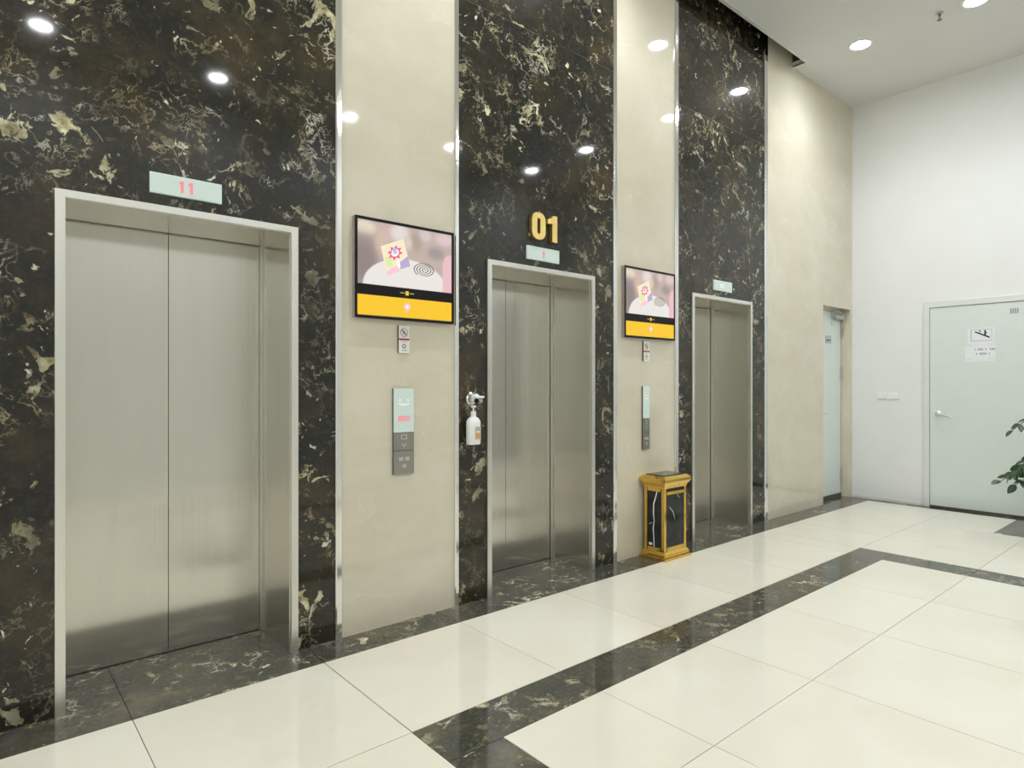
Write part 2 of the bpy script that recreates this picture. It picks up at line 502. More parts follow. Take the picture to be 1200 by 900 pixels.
# dark bands cut into slabs at the tile joints
def band_x(y0, y1, x0, x1):
    cuts = [x0] + [x for x in xs if x0 + .26 < x < x1 - .26] + [x1]
    for a, b in zip(cuts, cuts[1:]): tile(a, b, y0, y1, 'dark_floor', 'dark_floor_slab')
def band_y(x0, x1, y0, y1):
    cuts = [y0] + sorted(y for y in ys if y0 + .1 < y < y1 - .1) + [y1]
    for a, b in zip(cuts, cuts[1:]): tile(x0, x1, a, b, 'dark_floor', 'dark_floor_slab')
band_x(-1.279, -1.026, 1.289, 5.562); band_x(-3.714, -3.46, 1.289, 5.562)
band_y(1.289, 1.537, -3.46, -1.279); band_y(5.307, 5.562, -3.46, -1.279)
band_y(STRIPX, FAR_X, BACK_Y, GY)
tile(*DARKPATCH, 'dark_floor', 'dark_floor_slab')
# strip along the elevators, running into the door recesses
cuts = [LEFT_X] + [x for x in xs if LEFT_X < x < FAR_X - .3] + [FAR_X]
for a, b in zip(cuts, cuts[1:]):
    a_, b_ = a + JG, b - JG
    bm = B(); box(bm, a_, b_, GY + JG, 0.03, -0.012, 0.0)
    for c in EC:
        p, q = max(a_, c - IW), min(b_, c + IW)
        if p < q: box(bm, p, q, 0.03, 0.40, -0.012, 0.0)
    p, q = max(a_, DX0), min(b_, DX1)
    if p < q: box(bm, p, q, 0.03, 0.16, -0.012, 0.0)
    obj('dark_floor_slab', bm, 'dark_floor', fl, origin=((a + b) / 2, -0.1, 0))
t = bxo('baseboard_right', (FAR_X - .006, FAR_X, -0.755, -0.001, 0.0, 0.028), 'plaster'); tag(t, 'low pale skirting at the foot of the white wall', kind='structure')

# ------------------------------------------------------------------ elevators
ELAB = ['widest-looking brushed steel elevator door nearest the camera, beneath a display with a red number',
        'middle brushed steel elevator door under the golden 01',
        'farthest brushed steel elevator door, behind the gold bin']
for c, lab in zip(EC, ELAB):
    e = thing('elevator_door', (c, 0, 0), lab, 'elevator', 'steel elevator doors in the marble wall')
    FY = -0.018
    for s, nm in ((-1, 'door_panel'), (1, 'door_panel')):
        bxo(nm, (c + s * .0016, c + s * (IW - .012), 0.402, 0.43, 0.003, IH + .01), 'steel', e, origin=(c + s * .23, .41, 1.05))
    for s in (-1, 1):
        j = obj('jamb', prism(B(), [(c + s * OW, 0), (c + s * IW, 0), (c + s * IW, IH), (c + s * OW, OH)], FY, 0.39), 'frame_steel', e)
        bxo('reveal_panel', (c + s * IW, c + s * (IW - .003), 0.004, 0.372, 0.0, IH - .001), 'steel', j)
        bxo('stop_strip', (c + s * IW, c + s * (IW - .016), 0.376, 0.397, 0.0, IH - .001), 'frame_steel', j)
    h = obj('header', prism(B(), [(c - OW, OH), (c - IW, IH), (c + IW, IH), (c + OW, OH)], FY, 0.39), 'frame_steel', e)
    bxo('soffit', (c - IW + .003, c + IW - .003, 0.004, 0.372, IH - .003, IH), 'steel', h)
    bxo('shaft_back', (c - OW, c + OW, 0.432, 0.46, 0.0, OH + .05), 'black', e)
    bxo('sill_gap', (c - IW + .01, c + IW - .01, 0.396, 0.402, 0.0005, 0.003), 'black', e)

# ------------------------------------------------------------------ indicator displays over the doors
def seven(bm, ch, x, z, wd, ht, y, th):
    s = wd * .22
    for seg in {'1': 'BC', '4': 'FGBC', '8': 'ABCDEFG'}[ch]:
        a = {'A': (0, wd, ht - s, ht), 'D': (0, wd, 0, s), 'G': (0, wd, ht / 2 - s / 2, ht / 2 + s / 2), 'B': (wd - s, wd, ht / 2, ht), 'C': (wd - s, wd, 0, ht / 2), 'F': (0, s, ht / 2, ht), 'E': (0, s, 0, ht / 2)}[seg]
        box(bm, x + a[0], x + a[1], y - th, y, z + a[2], z + a[3])
DISP = [(0.588, 0.884, 2.182, 2.272, 'red', 'wide pale green elevator floor display showing a red number, above the nearest elevator'),
        (2.793, 3.090, 2.176, 2.266, 'pink', 'pale green floor display between the golden 01 and the middle elevator'),
        (5.024, 5.322, 2.186, 2.278, 'pale', 'pale green floor display above the farthest elevator')]
for x0, x1, z0, z1, k, lab in DISP:
    cx, cz = (x0 + x1) / 2, (z0 + z1) / 2
    d = thing('floor_display', (cx, 0, z0), lab, 'display', 'floor displays above the elevators')
    bxo('display_body', (x0, x1, -0.012, 0.0, z0, z1), 'glass_edge', d)
    bxo('display_glass', (x0 + .004, x1 - .004, -0.0135, -0.012, z0 + .004, z1 - .004), 'glass_green', d)
    if k == 'red':
        bm = B()
        for q in (-.026, .012):
            prism(bm, [(cx + q, cz - .026), (cx + q + .012, cz - .026), (cx + q + .012, cz + .026), (cx + q + .003, cz + .026), (cx + q - .008, cz + .016), (cx + q - .008, cz + .008), (cx + q, cz + .012)], -0.0145, -0.0135)
        obj('lit_number', bm, 'red_led', d)
    elif k == 'pink':
        bm = prism(B(), [(cx - .016, cz), (cx, cz + .028), (cx + .016, cz), (cx + .006, cz), (cx + .006, cz - .026), (cx - .006, cz - .026), (cx - .006, cz)], -0.0145, -0.0135)
        obj('lit_arrow', bm, 'pink_led', d)
    else:
        bm = B(); box(bm, cx - .012, cx + .004, -0.0145, -0.0135, cz - .022, cz + .022); box(bm, cx - .05, cx - .022, -0.0145, -0.0135, cz - .018, cz + .018)
        obj('lit_number', bm, 'white_mark', d)

# ------------------------------------------------------------------ golden 01
d = thing('number_sign', (2.95, 0, 2.31), 'golden raised number 01 above the middle elevator', 'number sign')
def rrect(x0, x1, z0, z1, r, seg=7):
    pts = []
    for cx, cz, a0 in ((x1 - r, z1 - r, 0), (x0 + r, z1 - r, 90), (x0 + r, z0 + r, 180), (x1 - r, z0 + r, 270)):
        for i in range(seg + 1):
            a = math.radians(a0 + 90 * i / seg); pts.append((cx + r * math.cos(a), cz + r * math.sin(a)))
    return pts
Y0, Y1 = -0.032, -0.004
zero_o = rrect(2.818, 2.942, 2.312, 2.492, 0.052); zero_i = rrect(2.866, 2.894, 2.350, 2.454, 0.0139)
obj('digit_zero', ring_prism(B(), zero_o, zero_i, Y0, Y1), 'gold_satin', d)
one = [(3.005, 2.312), (3.052, 2.312), (3.052, 2.492), (3.012, 2.492), (2.998, 2.472), (2.962, 2.462), (2.962, 2.432), (3.005, 2.436)]
obj('digit_one', prism(B(), one, Y0, Y1), 'gold_satin', d)
bm = B(); ring_prism(bm, rrect(2.826, 2.934, 2.320, 2.484, 0.046), rrect(2.860, 2.900, 2.344, 2.460, 0.019), Y1, 0.0)
obj('standoff', bm, 'gold_side', d)
obj('standoff', prism(B(), [(3.012, 2.320), (3.046, 2.320), (3.046, 2.484), (3.012, 2.484)], Y1, 0.0), 'gold_side', d)

# ------------------------------------------------------------------ advertising screens
def screen(x0, x1, z0, z1, label):
    Y = -0.031
    W, Hh = x1 - x0, z1 - z0
    d = thing('wall_screen', (x0 + W / 2, 0, z0), label, 'screen', 'advertising screens on the beige piers')
    bxo('housing', (x0 + .001, x1 - .001, -0.028, -0.002, z0 + .001, z1 - .001), 'tv_side', d)
    b = 0.014
    ring = B(); ring_prism(ring, [(x0, z0), (x1, z0), (x1, z1), (x0, z1)], [(x0 + b, z0 + b), (x1 - b, z0 + b), (x1 - b, z1 - b), (x0 + b, z1 - b)], Y - .002, -0.0278)
    obj('bezel', ring, 'black_gloss', d)
    sx0, sx1 = x0 + b + .002, x1 - b - .002
    sz1, sz0 = z1 - b - .003, z0 + Hh * 0.338
    sw, sh = sx1 - sx0, sz1 - sz0
    # soft blurred photograph: colours carried by the vertices of a fine grid
    NU, NV = 100, 60
    def sm(a, b, x): t_ = min(1, max(0, (x - a) / (b - a))); return t_ * t_ * (3 - 2 * t_)
    blobs = [(.07, .88, .10, .10, (1.0, .88, .70)), (.05, .36, .15, .40, (.34, .27, .26)), (.25, .70, .07, .22, (.78, .58, .48)), (.42, .88, .09, .14, (.95, .84, .80)),
             (.60, .78, .055, .15, (.55, .42, .35)), (.50, .74, .05, .10, (.85, .72, .62)), (.82, .64, .09, .10, (.45, .37, .36)), (.92, .90, .10, .10, (.90, .68, .68)), (.70, .92, .06, .10, (.80, .68, .64))]
    def colour(u, v_):
        c = [.66, .52, .47]
        for bu, bv, ru, rv, bc in blobs:
            k = math.exp(-(((u - bu) / ru) ** 2 + ((v_ - bv) / rv) ** 2) ** 2 * 0.6)
            c = [a + (b_ - a) * k for a, b_ in zip(c, bc)]
        e = ((u - .50) / .45) ** 2 + (v_ / .47) ** 2
        k = 1 - sm(.96, 1.04, e); c = [a + (b_ - a) * k for a, b_ in zip(c, (1.0, .96, .90))]
        k = sm(.885, .905, u - .05 * sm(.45, .72, v_) - .12 * sm(.60, .72, v_)); c = [a + (b_ - a) * k for a, b_ in zip(c, (1.0, .62, .68))]
        return c
    bm = B(); lay_ = bm.loops.layers.float_color.new('picture')
    grid = [[bm.verts.new((sx0 + sw * i / NU, Y, sz0 + sh * j / NV)) for j in range(NV + 1)] for i in range(NU + 1)]
    for i in range(NU):
        for j in range(NV):
            f = bm.faces.new((grid[i][j], grid[i + 1][j], grid[i + 1][j + 1], grid[i][j + 1]))
            for lp, (a, b_) in zip(f.loops, ((i, j), (i + 1, j), (i + 1, j + 1), (i, j + 1))):
                lp[lay_] = (*colour(a / NU, b_ / NV), 1)
    bxo('picture_back', (sx0, sx1, Y + .0004, -0.0278, sz0, sz1), 'black_gloss', d)
    pic = obj('picture', bm, 'scr_picture', d)
    lay = [Y]
    def poly(name, pts, mat, par=pic):
        lay[0] -= 0.00006
        p = [(sx0 + min(1, max(0, u)) * sw, sz0 + min(1, max(0, v)) * sh) for u, v in pts]
        return obj(name, prism(B(), p, lay[0], lay[0] + 0.00005), mat, par)
    # product box
    q = [(.225, .62), (.46, .80), (.535, .36), (.295, .16)]
    def bx(s, t): # bilinear on box face
        top = (q[0][0] + (q[1][0] - q[0][0]) * s, q[0][1] + (q[1][1] - q[0][1]) * s)
        bot = (q[3][0] + (q[2][0] - q[3][0]) * s, q[3][1] + (q[2][1] - q[3][1]) * s)
        return (bot[0] + (top[0] - bot[0]) * t, bot[1] + (top[1] - bot[1]) * t)
    poly('package', [bx(0, 0), bx(1, 0), bx(1, 1), bx(0, 1)], 'scr_box')
    poly('package_patch', [bx(0, 0), bx(.55, 0), bx(.45, .22), bx(.0, .16)], 'scr_boxpink')
    poly('package_patch', [bx(.55, .05), bx(1, .02), bx(1, .38), bx(.62, .28)], 'scr_purple')
    poly('package_patch', [bx(.05, .30), bx(.30, .22), bx(.34, .55), bx(.06, .62)], 'scr_green')
    poly('package_patch', [bx(.50, .12), bx(.60, .10), bx(.62, .42), bx(.52, .40)], 'scr_white')
    star = [bx(.52 + (.34 if i % 2 else .20) * math.cos(math.radians(i * 22.5)), .64 + (.26 if i % 2 else .16) * math.sin(math.radians(i * 22.5))) for i in range(16)]
    poly('package_patch', star, 'scr_red')
    poly('package_patch', [bx(.52 + .17 * math.cos(math.radians(i * 30)), .64 + .13 * math.sin(math.radians(i * 30))) for i in range(12)], 'scr_logo_white')
    poly('package_patch', [bx(.45, .62), bx(.60, .60), bx(.58, .84), bx(.47, .82)], 'scr_blue')
    # spiral coil
    lay[0] -= 0.00006
    bm = B(); prev = None; K = 150; turns = 3.7
    for i in range(K + 1):
        f = i / K; a = -0.4 + f * turns * 2 * math.pi; r = .010 + .108 * f
        pr = []
        for dr in (-.0048, .0048):
            pr.append(bm.verts.new((sx0 + (.69 + (r + dr) * math.cos(a)) * sw, lay[0], sz0 + (.335 + (r + dr) * 1.02 * math.sin(a)) * sh)))
        if prev: bm.faces.new((prev[0], prev[1], pr[1], pr[0]))
        prev = pr
    obj('coil_spiral', bm, 'scr_coil', pic)
    # black band with tiny logo, yellow band with pink logo
    yz1, yz0 = z0 + Hh * 0.232, z0 + b + .004
    band = bxo('yellow_band', (sx0, sx1, Y, -0.0278, yz0, yz1), 'scr_yellow', d)
    bz = (sz0 + yz1) / 2; cx = (sx0 + sx1) / 2
    bxo('center_band', (sx0, sx1, Y + .0005, -0.0278, yz1 + .001, sz0 - .001), 'black_gloss', d)
    bxo('logo', (cx - .010, cx + .010, Y - .0003, Y + .0005, bz - .012, bz + .012), 'scr_yellow', d)
    bxo('logo_dash', (cx - .045, cx - .016, Y - .0003, Y + .0005, bz - .003, bz + .003), 'scr_dash', d)
    bxo('logo_dash', (cx + .016, cx + .045, Y - .0003, Y + .0005, bz - .003, bz + .003), 'scr_dash', d)
    mz = (yz0 + yz1) / 2 + .006
    obj('round_logo', prism(B(), circle(cx, mz, .022, 16), Y - .0003, Y), 'scr_logo', band)
    obj('round_logo_center', prism(B(), circle(cx, mz, .012, 12), Y - .0006, Y - .0003), 'scr_logo_white', band)
    bxo('logo_tail', (cx - .004, cx + .004, Y - .0003, Y, mz - .034, mz - .022), 'scr_logo', band)
screen(1.547, 2.187, 1.701, 2.246, 'larger-looking advertising screen on the nearer beige pier')
screen(3.768, 4.410, 1.703, 2.250, 'advertising screen on the farther beige pier above the gold bin')

# ------------------------------------------------------------------ small pictogram signs
def picto(x0, x1, z0, z1, label):
    d = thing('prohibition_sign', ((x0 + x1) / 2, 0, z0), label, 'sign', 'small pictogram signs under the screens')
    cx = (x0 + x1) / 2; h = z1 - z0; Y = -0.012
    bxo('plate', (x0, x1, Y, 0, z0, z1), 'sign_plate', d)
    bxo('plate_edge', (x0 - .0015, x0, Y, 0, z0, z1), 'panel_side', d)
    bxo('red_band', (x0 + .001, x1 - .001, Y - .0006, Y, z0 + h * .465, z0 + h * .535), 'sign_red', d)
    c1 = z0 + h * .755
    rg = obj('prohibition_ring', ring_prism(B(), circle(cx, c1, .0255), circle(cx, c1, .0205), Y - .0006, Y), 'ink_soft', d)
    bm = prism(B(), [(cx - .0175, c1 + .0135), (cx - .0135, c1 + .0175), (cx + .0175, c1 - .0135), (cx + .0135, c1 - .0175)], Y - .0009, Y - .0003)
    obj('slash', bm, 'ink', d)
    obj('pictogram', prism(B(), circle(cx, c1, .013, 12), Y - .0003, Y), 'sign_pink', d)
    c2 = z0 + h * .25
    obj('pictogram', ring_prism(B(), circle(cx, c2, .0145, 14), circle(cx + .001, c2 + .001, .006, 14), Y - .0006, Y), 'ink_soft', d)
    bxo('caption_line', (cx - .022, cx + .022, Y - .0005, Y, z0 + h * .40, z0 + h * .42), 'ink_soft', d)
    bxo('caption_line', (cx - .016, cx + .018, Y - .0005, Y, z0 + h * .08, z0 + h * .105), 'ink_soft', d)
picto(1.824, 1.893, 1.520, 1.674, 'small white pictogram sign with red band below the nearer screen')
picto(4.022, 4.096, 1.526, 1.682, 'small white pictogram sign with red band below the farther screen')

# ------------------------------------------------------------------ call panels
def call_panel(x0, x1, z0, z1, label, lit=True):
    d = thing('call_panel', ((x0 + x1) / 2, 0, z0), label, 'call panel', 'elevator call panels on the beige piers')
    Y = -0.016; cx = (x0 + x1) / 2; W = x1 - x0
    zm = z0 + (z1 - z0) * .487; zl = z0 + (z1 - z0) * .275
    bxo('housing', (x0, x1, -0.012, 0, z0, z1), 'panel_side', d)
    g_ = bxo('glass_face', (x0, x1, Y, -0.012, zm + .001, z1), 'glass_green', d)
    bxo('button_plate', (x0, x1, Y, -0.012, zl + .0015, zm - .001), 'panel_grey', d)
    bxo('button_plate', (x0, x1, Y, -0.012, z0, zl - .0015), 'panel_grey', d)
    if lit: bxo('red_readout', (cx - W * .30, cx + W * .30, Y - .0008, Y, zm + .064, zm + .094), 'pink_led', g_)
    if lit: bxo('lit_number', (cx - W * .24, cx - W * .05, Y - .0012, Y - .0008, zm + .070, zm + .088), 'red_led', g_)
    # glare on the glass, painted as white dots and a curve
    for s in (-1, 1):
        bm = prism(B(), circle(cx + s * W * .2, zm + .182, .008, 12), Y - .0006, Y); obj('print_glare_mark', bm, 'white_mark', g_)
    bm = B()
    outer = [(cx + W * .30 * math.cos(math.radians(a)), zm + .168 + .018 * math.sin(math.radians(a))) for a in range(180, 361, 15)]
    inner = [(cx + W * .30 * math.cos(math.radians(a)), zm + .168 + .006 * math.sin(math.radians(a))) for a in range(360, 179, -15)]
    prism(bm, outer + inner[1:-1], Y - .0006, Y); obj('print_glare_mark', bm, 'white_mark', g_)
    # etched symbols on the buttons
    def tri(zc, up):
        k = .014
        return prism(B(), [(cx - .016, zc - k * up * .5), (cx + .016, zc - k * up * .5), (cx, zc + k * up)], Y - .0006, Y)
    zc = (zl + zm) / 2
    s_ = min(1, W / .14)
    obj('up_button', ring_prism(B(), [(cx - .02 * s_, zc + .012), (cx + .02 * s_, zc + .012), (cx + .02 * s_, zc + .038), (cx - .02 * s_, zc + .038)],
        [(cx - .015 * s_, zc + .016), (cx + .015 * s_, zc + .016), (cx + .015 * s_, zc + .034), (cx - .015 * s_, zc + .034)], Y - .0006, Y), 'etch', d)
    obj('down_button', prism(B(), [(cx - .018 * s_, zc - .012), (cx, zc - .034), (cx + .018 * s_, zc - .012), (cx + .010 * s_, zc - .012), (cx, zc - .025), (cx - .010 * s_, zc - .012)], Y - .0006, Y), 'etch', d)
    for (u, v) in ((-.020, .086), (.022, .086), (.002, .046)):
        for q in range(3):
            bxo('etched_mark', (cx + (u - .013 + q * .010) * s_, cx + (u - .006 + q * .010) * s_, Y - .0005, Y, z0 + v - .010, z0 + v + .010), 'etch', d)
call_panel(1.790, 1.921, 0.836, 1.320, 'wide elevator call panel with pale glass top below the nearer screen')
call_panel(4.012, 4.094, 0.832, 1.330, 'narrow-looking elevator call panel above the gold bin', False)

# ------------------------------------------------------------------ hand sanitizer
bx_, by_ = 2.318, -0.052
d = thing('sanitizer_bottle', (bx_, by_, 0.978), 'white hand sanitizer pump bottle with orange label hung beside the middle elevator', 'bottle')
def sup(w, dp, z, e=3.2, seg=24):
    pts = []
    for i in range(seg):
        t = 2 * math.pi * i / seg
        c_, s_ = math.cos(t), math.sin(t)
        pts.append((bx_ + w * math.copysign(abs(c_) ** (2 / e), c_), by_ + dp * math.copysign(abs(s_) ** (2 / e), s_), z))
    return pts
def loft(bm, rings):
    R = [[bm.verts.new(p) for p in r] for r in rings]
    k = len(R[0])
    for a, b in zip(R, R[1:]):
        for i in range(k): bm.faces.new((a[i], a[(i + 1) % k], b[(i + 1) % k], b[i]))
    bm.faces.new(list(reversed(R[0]))); bm.faces.new(R[-1])
    bmesh.ops.recalc_face_normals(bm, faces=bm.faces[:])
    return bm
obj('bottle_body', loft(B(), [sup(.040, .024, .978, 4), sup(.043, .027, .984, 4), sup(.043, .027, 1.112, 4), sup(.041, .026, 1.124, 3.5), sup(.030, .021, 1.138, 3), sup(.017, .016, 1.146, 2.2), sup(.015, .015, 1.150, 2)]), 'plastic_white', d, smooth=True)
lb = bxo('label', (bx_ - .006, bx_ + .036, by_ - .0285, by_ - .0265, 1.010, 1.086), 'label_grey', d)
bxo('label_print', (bx_ - .006, bx_ + .036, by_ - .0292, by_ - .0285, 1.026, 1.042), 'orange', lb)
bxo('label_print', (bx_ + .002, bx_ + .028, by_ - .0292, by_ - .0285, 1.050, 1.060), 'sign_plate', lb)
obj('pump_collar', lathe(B(), [(.016, 1.148), (.016, 1.176), (.012, 1.180)], (bx_, by_, 0)), 'plastic_white', d, smooth=True)
obj('pump_stem', lathe(B(), [(.0055, 1.178), (.0055, 1.205)], (bx_, by_, 0), seg=12), 'plastic_white', d, smooth=True)
obj('pump_head', loft(B(), [sup(.017, .012, 1.203, 2.5), sup(.018, .013, 1.209, 2.5), sup(.015, .011, 1.214, 2.5)]), 'plastic_white', d, smooth=True)
bkt = thing('bottle_bracket', (bx_ + .012, 0, 1.216), 'chrome wall bracket above the white sanitizer bottle', 'bracket')
X = bx_ + .006
obj('wall_disc', lathe(B(), [(.036, 0.0), (.040, -.004), (.040, -.026), (.034, -.032)], (X, 0, 1.254), 'y'), 'chrome', bkt, smooth=True)
obj('bracket_body', box(B(), X - .030, X + .034, -.070, -.032, 1.230, 1.284), 'chrome_white', bkt, bevel=.012)
obj('push_lever', box(B(), X - .006, X + .058, -.082, -.040, 1.258, 1.272), 'plastic_white', bkt, bevel=.005)
obj('knob', lathe(B(), [(.015, -.070), (.015, -.080), (.010, -.083)], (X + .002, 0, 1.243), 'y', 16), 'black_gloss', bkt, smooth=True)
obj('side_cap', lathe(B(), [(.016, X + .034), (.016, X + .052), (.012, X + .056)], (0, -.052, 1.243), 'x', 16), 'plastic_grey', bkt, smooth=True)

# ------------------------------------------------------------------ gold litter bin
x0, x1, y0, y1 = 3.972, 4.318, -0.252, -0.003
cx, cy = (x0 + x1) / 2, (y0 + y1) / 2
hw, hd = (x1 - x0) / 2, (y1 - y0) / 2
d = thing('litter_bin', (cx, cy, 0), 'gold framed litter bin with black marble panels against the beige pier', 'bin')
def frus(bm, a, za, b, zb):
    """a, b: insets from the outer footprint at heights za, zb"""
    va = [bm.verts.new((cx + sx * (hw - a), cy + sy * (hd - a), za)) for sx, sy in ((-1, -1), (1, -1), (1, 1), (-1, 1))]
    vb = [bm.verts.new((cx + sx * (hw - b), cy + sy * (hd - b), zb)) for sx, sy in ((-1, -1), (1, -1), (1, 1), (-1, 1))]
    bm.faces.new(list(reversed(va))); bm.faces.new(vb)
    for i in range(4): bm.faces.new((va[i], va[(i + 1) % 4], vb[(i + 1) % 4], vb[i]))
    return bm
bm = B(); frus(bm, 0, 0, 0, .020); frus(bm, 0.014, .020, .014, .040); frus(bm, .014, .040, .028, .062)
obj('base', bm, 'gold', d, bevel=.0015)
bi = .030
for sx in (-1, 1):
    for sy in (-1, 1):
        px, py = cx + sx * (hw - bi), cy + sy * (hd - bi)
        pw = .027
        bxo('corner_post', (px, px - sx * pw, py, py - sy * pw, .062, .545), 'gold', d, bevel=.002)
def frame_panel(side):
    if side == 'x':   # face towards -x
        X = cx - (hw - bi)
        p = bxo('marble_panel', (X + .008, X + .016, cy - hd + bi + .03, cy + hd - bi - .03, .085, .525), 'nero', d)
        bxo('rail', (X, X + .02, cy - hd + bi + .034, cy + hd - bi - .034, .062, .088), 'gold', d)
        bxo('rail', (X, X + .02, cy - hd + bi + .034, cy + hd - bi - .034, .520, .545), 'gold', d)
        ctr = cy + .002
        pts = [(ctr - .024, .522), (ctr - .010, .47), (ctr + .008, .42), (ctr + .010, .35), (ctr + .003, .29), (ctr + .012, .23), (ctr + .006, .16), (ctr + .004, .09)]
        bm = B()
        w_ = [.0045, .004, .005, .0045, .003, .004, .0035, .004]
        left = [(p_[0] - w_[i], p_[1]) for i, p_ in enumerate(pts)]; right = [(p_[0] + w_[i], p_[1]) for i, p_ in enumerate(pts)]
        prism(bm, left + right[::-1], X + .0075, X + .0085, 'yz')
        obj('white_vein', bm, 'white_mark', p)
        bm = prism(B(), [(ctr + .050, .262), (ctr + .026, .276), (ctr + .024, .272), (ctr + .048, .256)], X + .0075, X + .0085, 'yz'); obj('white_vein', bm, 'etch', p)
        bxo('maker_label', (X + .0072, X + .0082, ctr + .022, ctr + .052, .098, .118), 'sign_plate', p)
    else:             # face towards -y, a framed door
        Y = cy - (hd - bi)
        p = bxo('marble_panel', (cx - hw + bi + .03, cx + hw - bi - .03, Y + .006, Y + .014, .085, .500), 'nero', d)
        bxo('rail', (cx - hw + bi + .034, cx + hw - bi - .034, Y, Y + .02, .062, .094), 'gold', d)
        bxo('rail', (cx - hw + bi + .034, cx + hw - bi - .034, Y, Y + .02, .496, .520), 'gold', d)
        bxo('slot_opening', (cx - hw + bi + .034, cx + hw - bi - .034, Y + .01, Y + .02, .520, .545), 'black', d)
        bm = prism(B(), [(cx - .07, .40), (cx - .068, .404), (cx - .02, .36), (cx + .0, .31), (cx + .004, .29), (cx - .001, .30), (cx - .024, .356)], Y + .0052, Y + .0064); obj('white_vein', bm, 'etch', p)
        bm = prism(B(), [(cx + .02, .50), (cx + .025, .50), (cx + .06, .462), (cx + .056, .460)], Y + .0052, Y + .0064); obj('white_vein', bm, 'etch', p)
frame_panel('x'); frame_panel('y')
bxo('inner_bin', (cx - hw + .062, cx + hw - .062, cy - hd + .062, cy + hd - .062, .062, .55), 'black', d)
bm = B(); frus(bm, bi, .545, bi - .004, .560); frus(bm, bi - .004, .560, .002, .596); frus(bm, 0, .596, 0, .618); frus(bm, 0.0, .618, .030, .640)
obj('cornice', bm, 'gold', d, bevel=.0015)
bxo('top_plate', (cx - hw + .042, cx + hw - .042, cy - hd + .042, cy + hd - .042, .640, .646), 'nero', d)

# ------------------------------------------------------------------ service door in the beige wall
d = thing('door_1', ((DX0 + DX1) / 2, 0.1, 0), 'white service door set back in the beige marble end wall', None, kind='structure')
RY = 0.105
for xa, xb in ((DX0 - .012, DX0), (DX1, DX1 + .012)):
    bxo('reveal', (xa, xb, 0.03, 0.20, 0, DH + .012), 'beige', d)
bxo('reveal', (DX0, DX1, 0.03, 0.20, DH, DH + .012), 'beige', d)
lf = bxo('leaf', (DX0 + .004, DX1 - .010, RY, RY + .045, 0.045, DH - .035), 'door_white', d)
bxo('door_stop', (DX0, DX1, RY + .05, RY + .07, 0, DH), 'black', d)
bxo('threshold', (DX0, DX1, RY - .002, RY + .045, 0.0005, 0.040), 'panel_side', d)
bxo('head_rail', (DX0, DX1, RY + .004, RY + .045, DH - .030, DH), 'plaster', d)
for za, zb in ((1.935, 2.10), (1.39, 1.555), (0.17, 0.335)):
    obj('hinge', lathe(B(), [(.011, za), (.011, zb)], (DX1 - .016, RY - .010, 0), 'z', 12), 'plastic_grey', d, smooth=True)
bxo('hinge_gap', (DX1 - .010, DX1 - .001, RY + .002, RY + .04, 0.0005, DH - .03), 'panel_side', d)
cl = bxo('door_closer', (7.70, 7.93, RY - .055, RY, 2.118, 2.168), 'plastic_grey', d, bevel=.006)
bm = B(); tube(bm, [(7.88, RY - .06, 2.172), (7.74, RY - .085, 2.19), (7.66, RY - .02, 2.205)], .008)
obj('closer_arm', bm, 'plastic_grey', cl)
bm = B(); tube(bm, [(7.335, RY, 1.012), (7.335, RY - .05, 1.012), (7.36, RY - .056, 1.012), (7.50, RY - .056, 1.010)], .009)
obj('handle', bm, 'frame_steel', d, smooth=True)
sg = bxo('door_sign', (7.545, 7.695, RY - .003, RY, 1.825, 1.915), 'plastic_grey', d)
bxo('sign_face', (7.553, 7.687, RY - .0036, RY - .003, 1.832, 1.908), 'paper_grey', sg)
for q in range(5):
    bxo('print_glare_mark', (7.570 + q * .022, 7.584 + q * .022, RY - .0042, RY - .0036, 1.852, 1.872), 'ink', sg)
bxo('lock_mark', (7.70, 7.72, RY - .002, RY, 2.05, 2.08), 'plastic_grey', d)

# ------------------------------------------------------------------ white door on the end wall
PY0, PY1, PH = -0.755, -1.815, 2.248
d = thing('door_2', (FAR_X, (PY0 + PY1) / 2, 0), 'wide pale green white door with lever handle and taped notices', None, kind='structure')
fw = 0.055
bxo('frame_jamb', (FAR_X - .022, FAR_X, PY0, PY0 - fw, 0, PH), 'door_frame', d, bevel=.003)
bxo('frame_jamb', (FAR_X - .022, FAR_X, PY1, PY1 + fw, 0, PH), 'door_frame', d, bevel=.003)
bxo('frame_head', (FAR_X - .022, FAR_X, PY0 - fw, PY1 + fw, PH - .062, PH), 'door_frame', d, bevel=.003)
bxo('frame_gap', (FAR_X - .004, FAR_X, PY0 - fw, PY1 + fw, 0, PH - .062), 'panel_side', d)
lf = bxo('leaf', (FAR_X - .012, FAR_X - .004, PY0 - fw - .004, PY1 + fw + .004, 0.022, PH - .066), 'door_white', d)
hy, hz, LX = -0.892, 1.022, FAR_X - .012
obj('handle_rose', lathe(B(), [(.030, 0), (.030, -.010), (.022, -.016)], (LX, hy, hz), 'x'), 'frame_steel', lf, smooth=True)
bm = B(); tube(bm, [(LX - .012, hy, hz), (LX - .050, hy, hz), (LX - .058, hy - .015, hz - .004), (LX - .058, hy - .135, hz - .030)], .010, .008)
obj('handle_lever', bm, 'frame_steel', lf, smooth=True)
bm = B()
for q in range(4): box(bm, LX - .001, LX, -1.522 - q * .018, -1.534 - q * .018, 2.070, 2.116)
box(bm, LX - .001, LX, -1.520, -1.588, 2.064, 2.069)
obj('number_print', bm, 'ink_soft', lf)

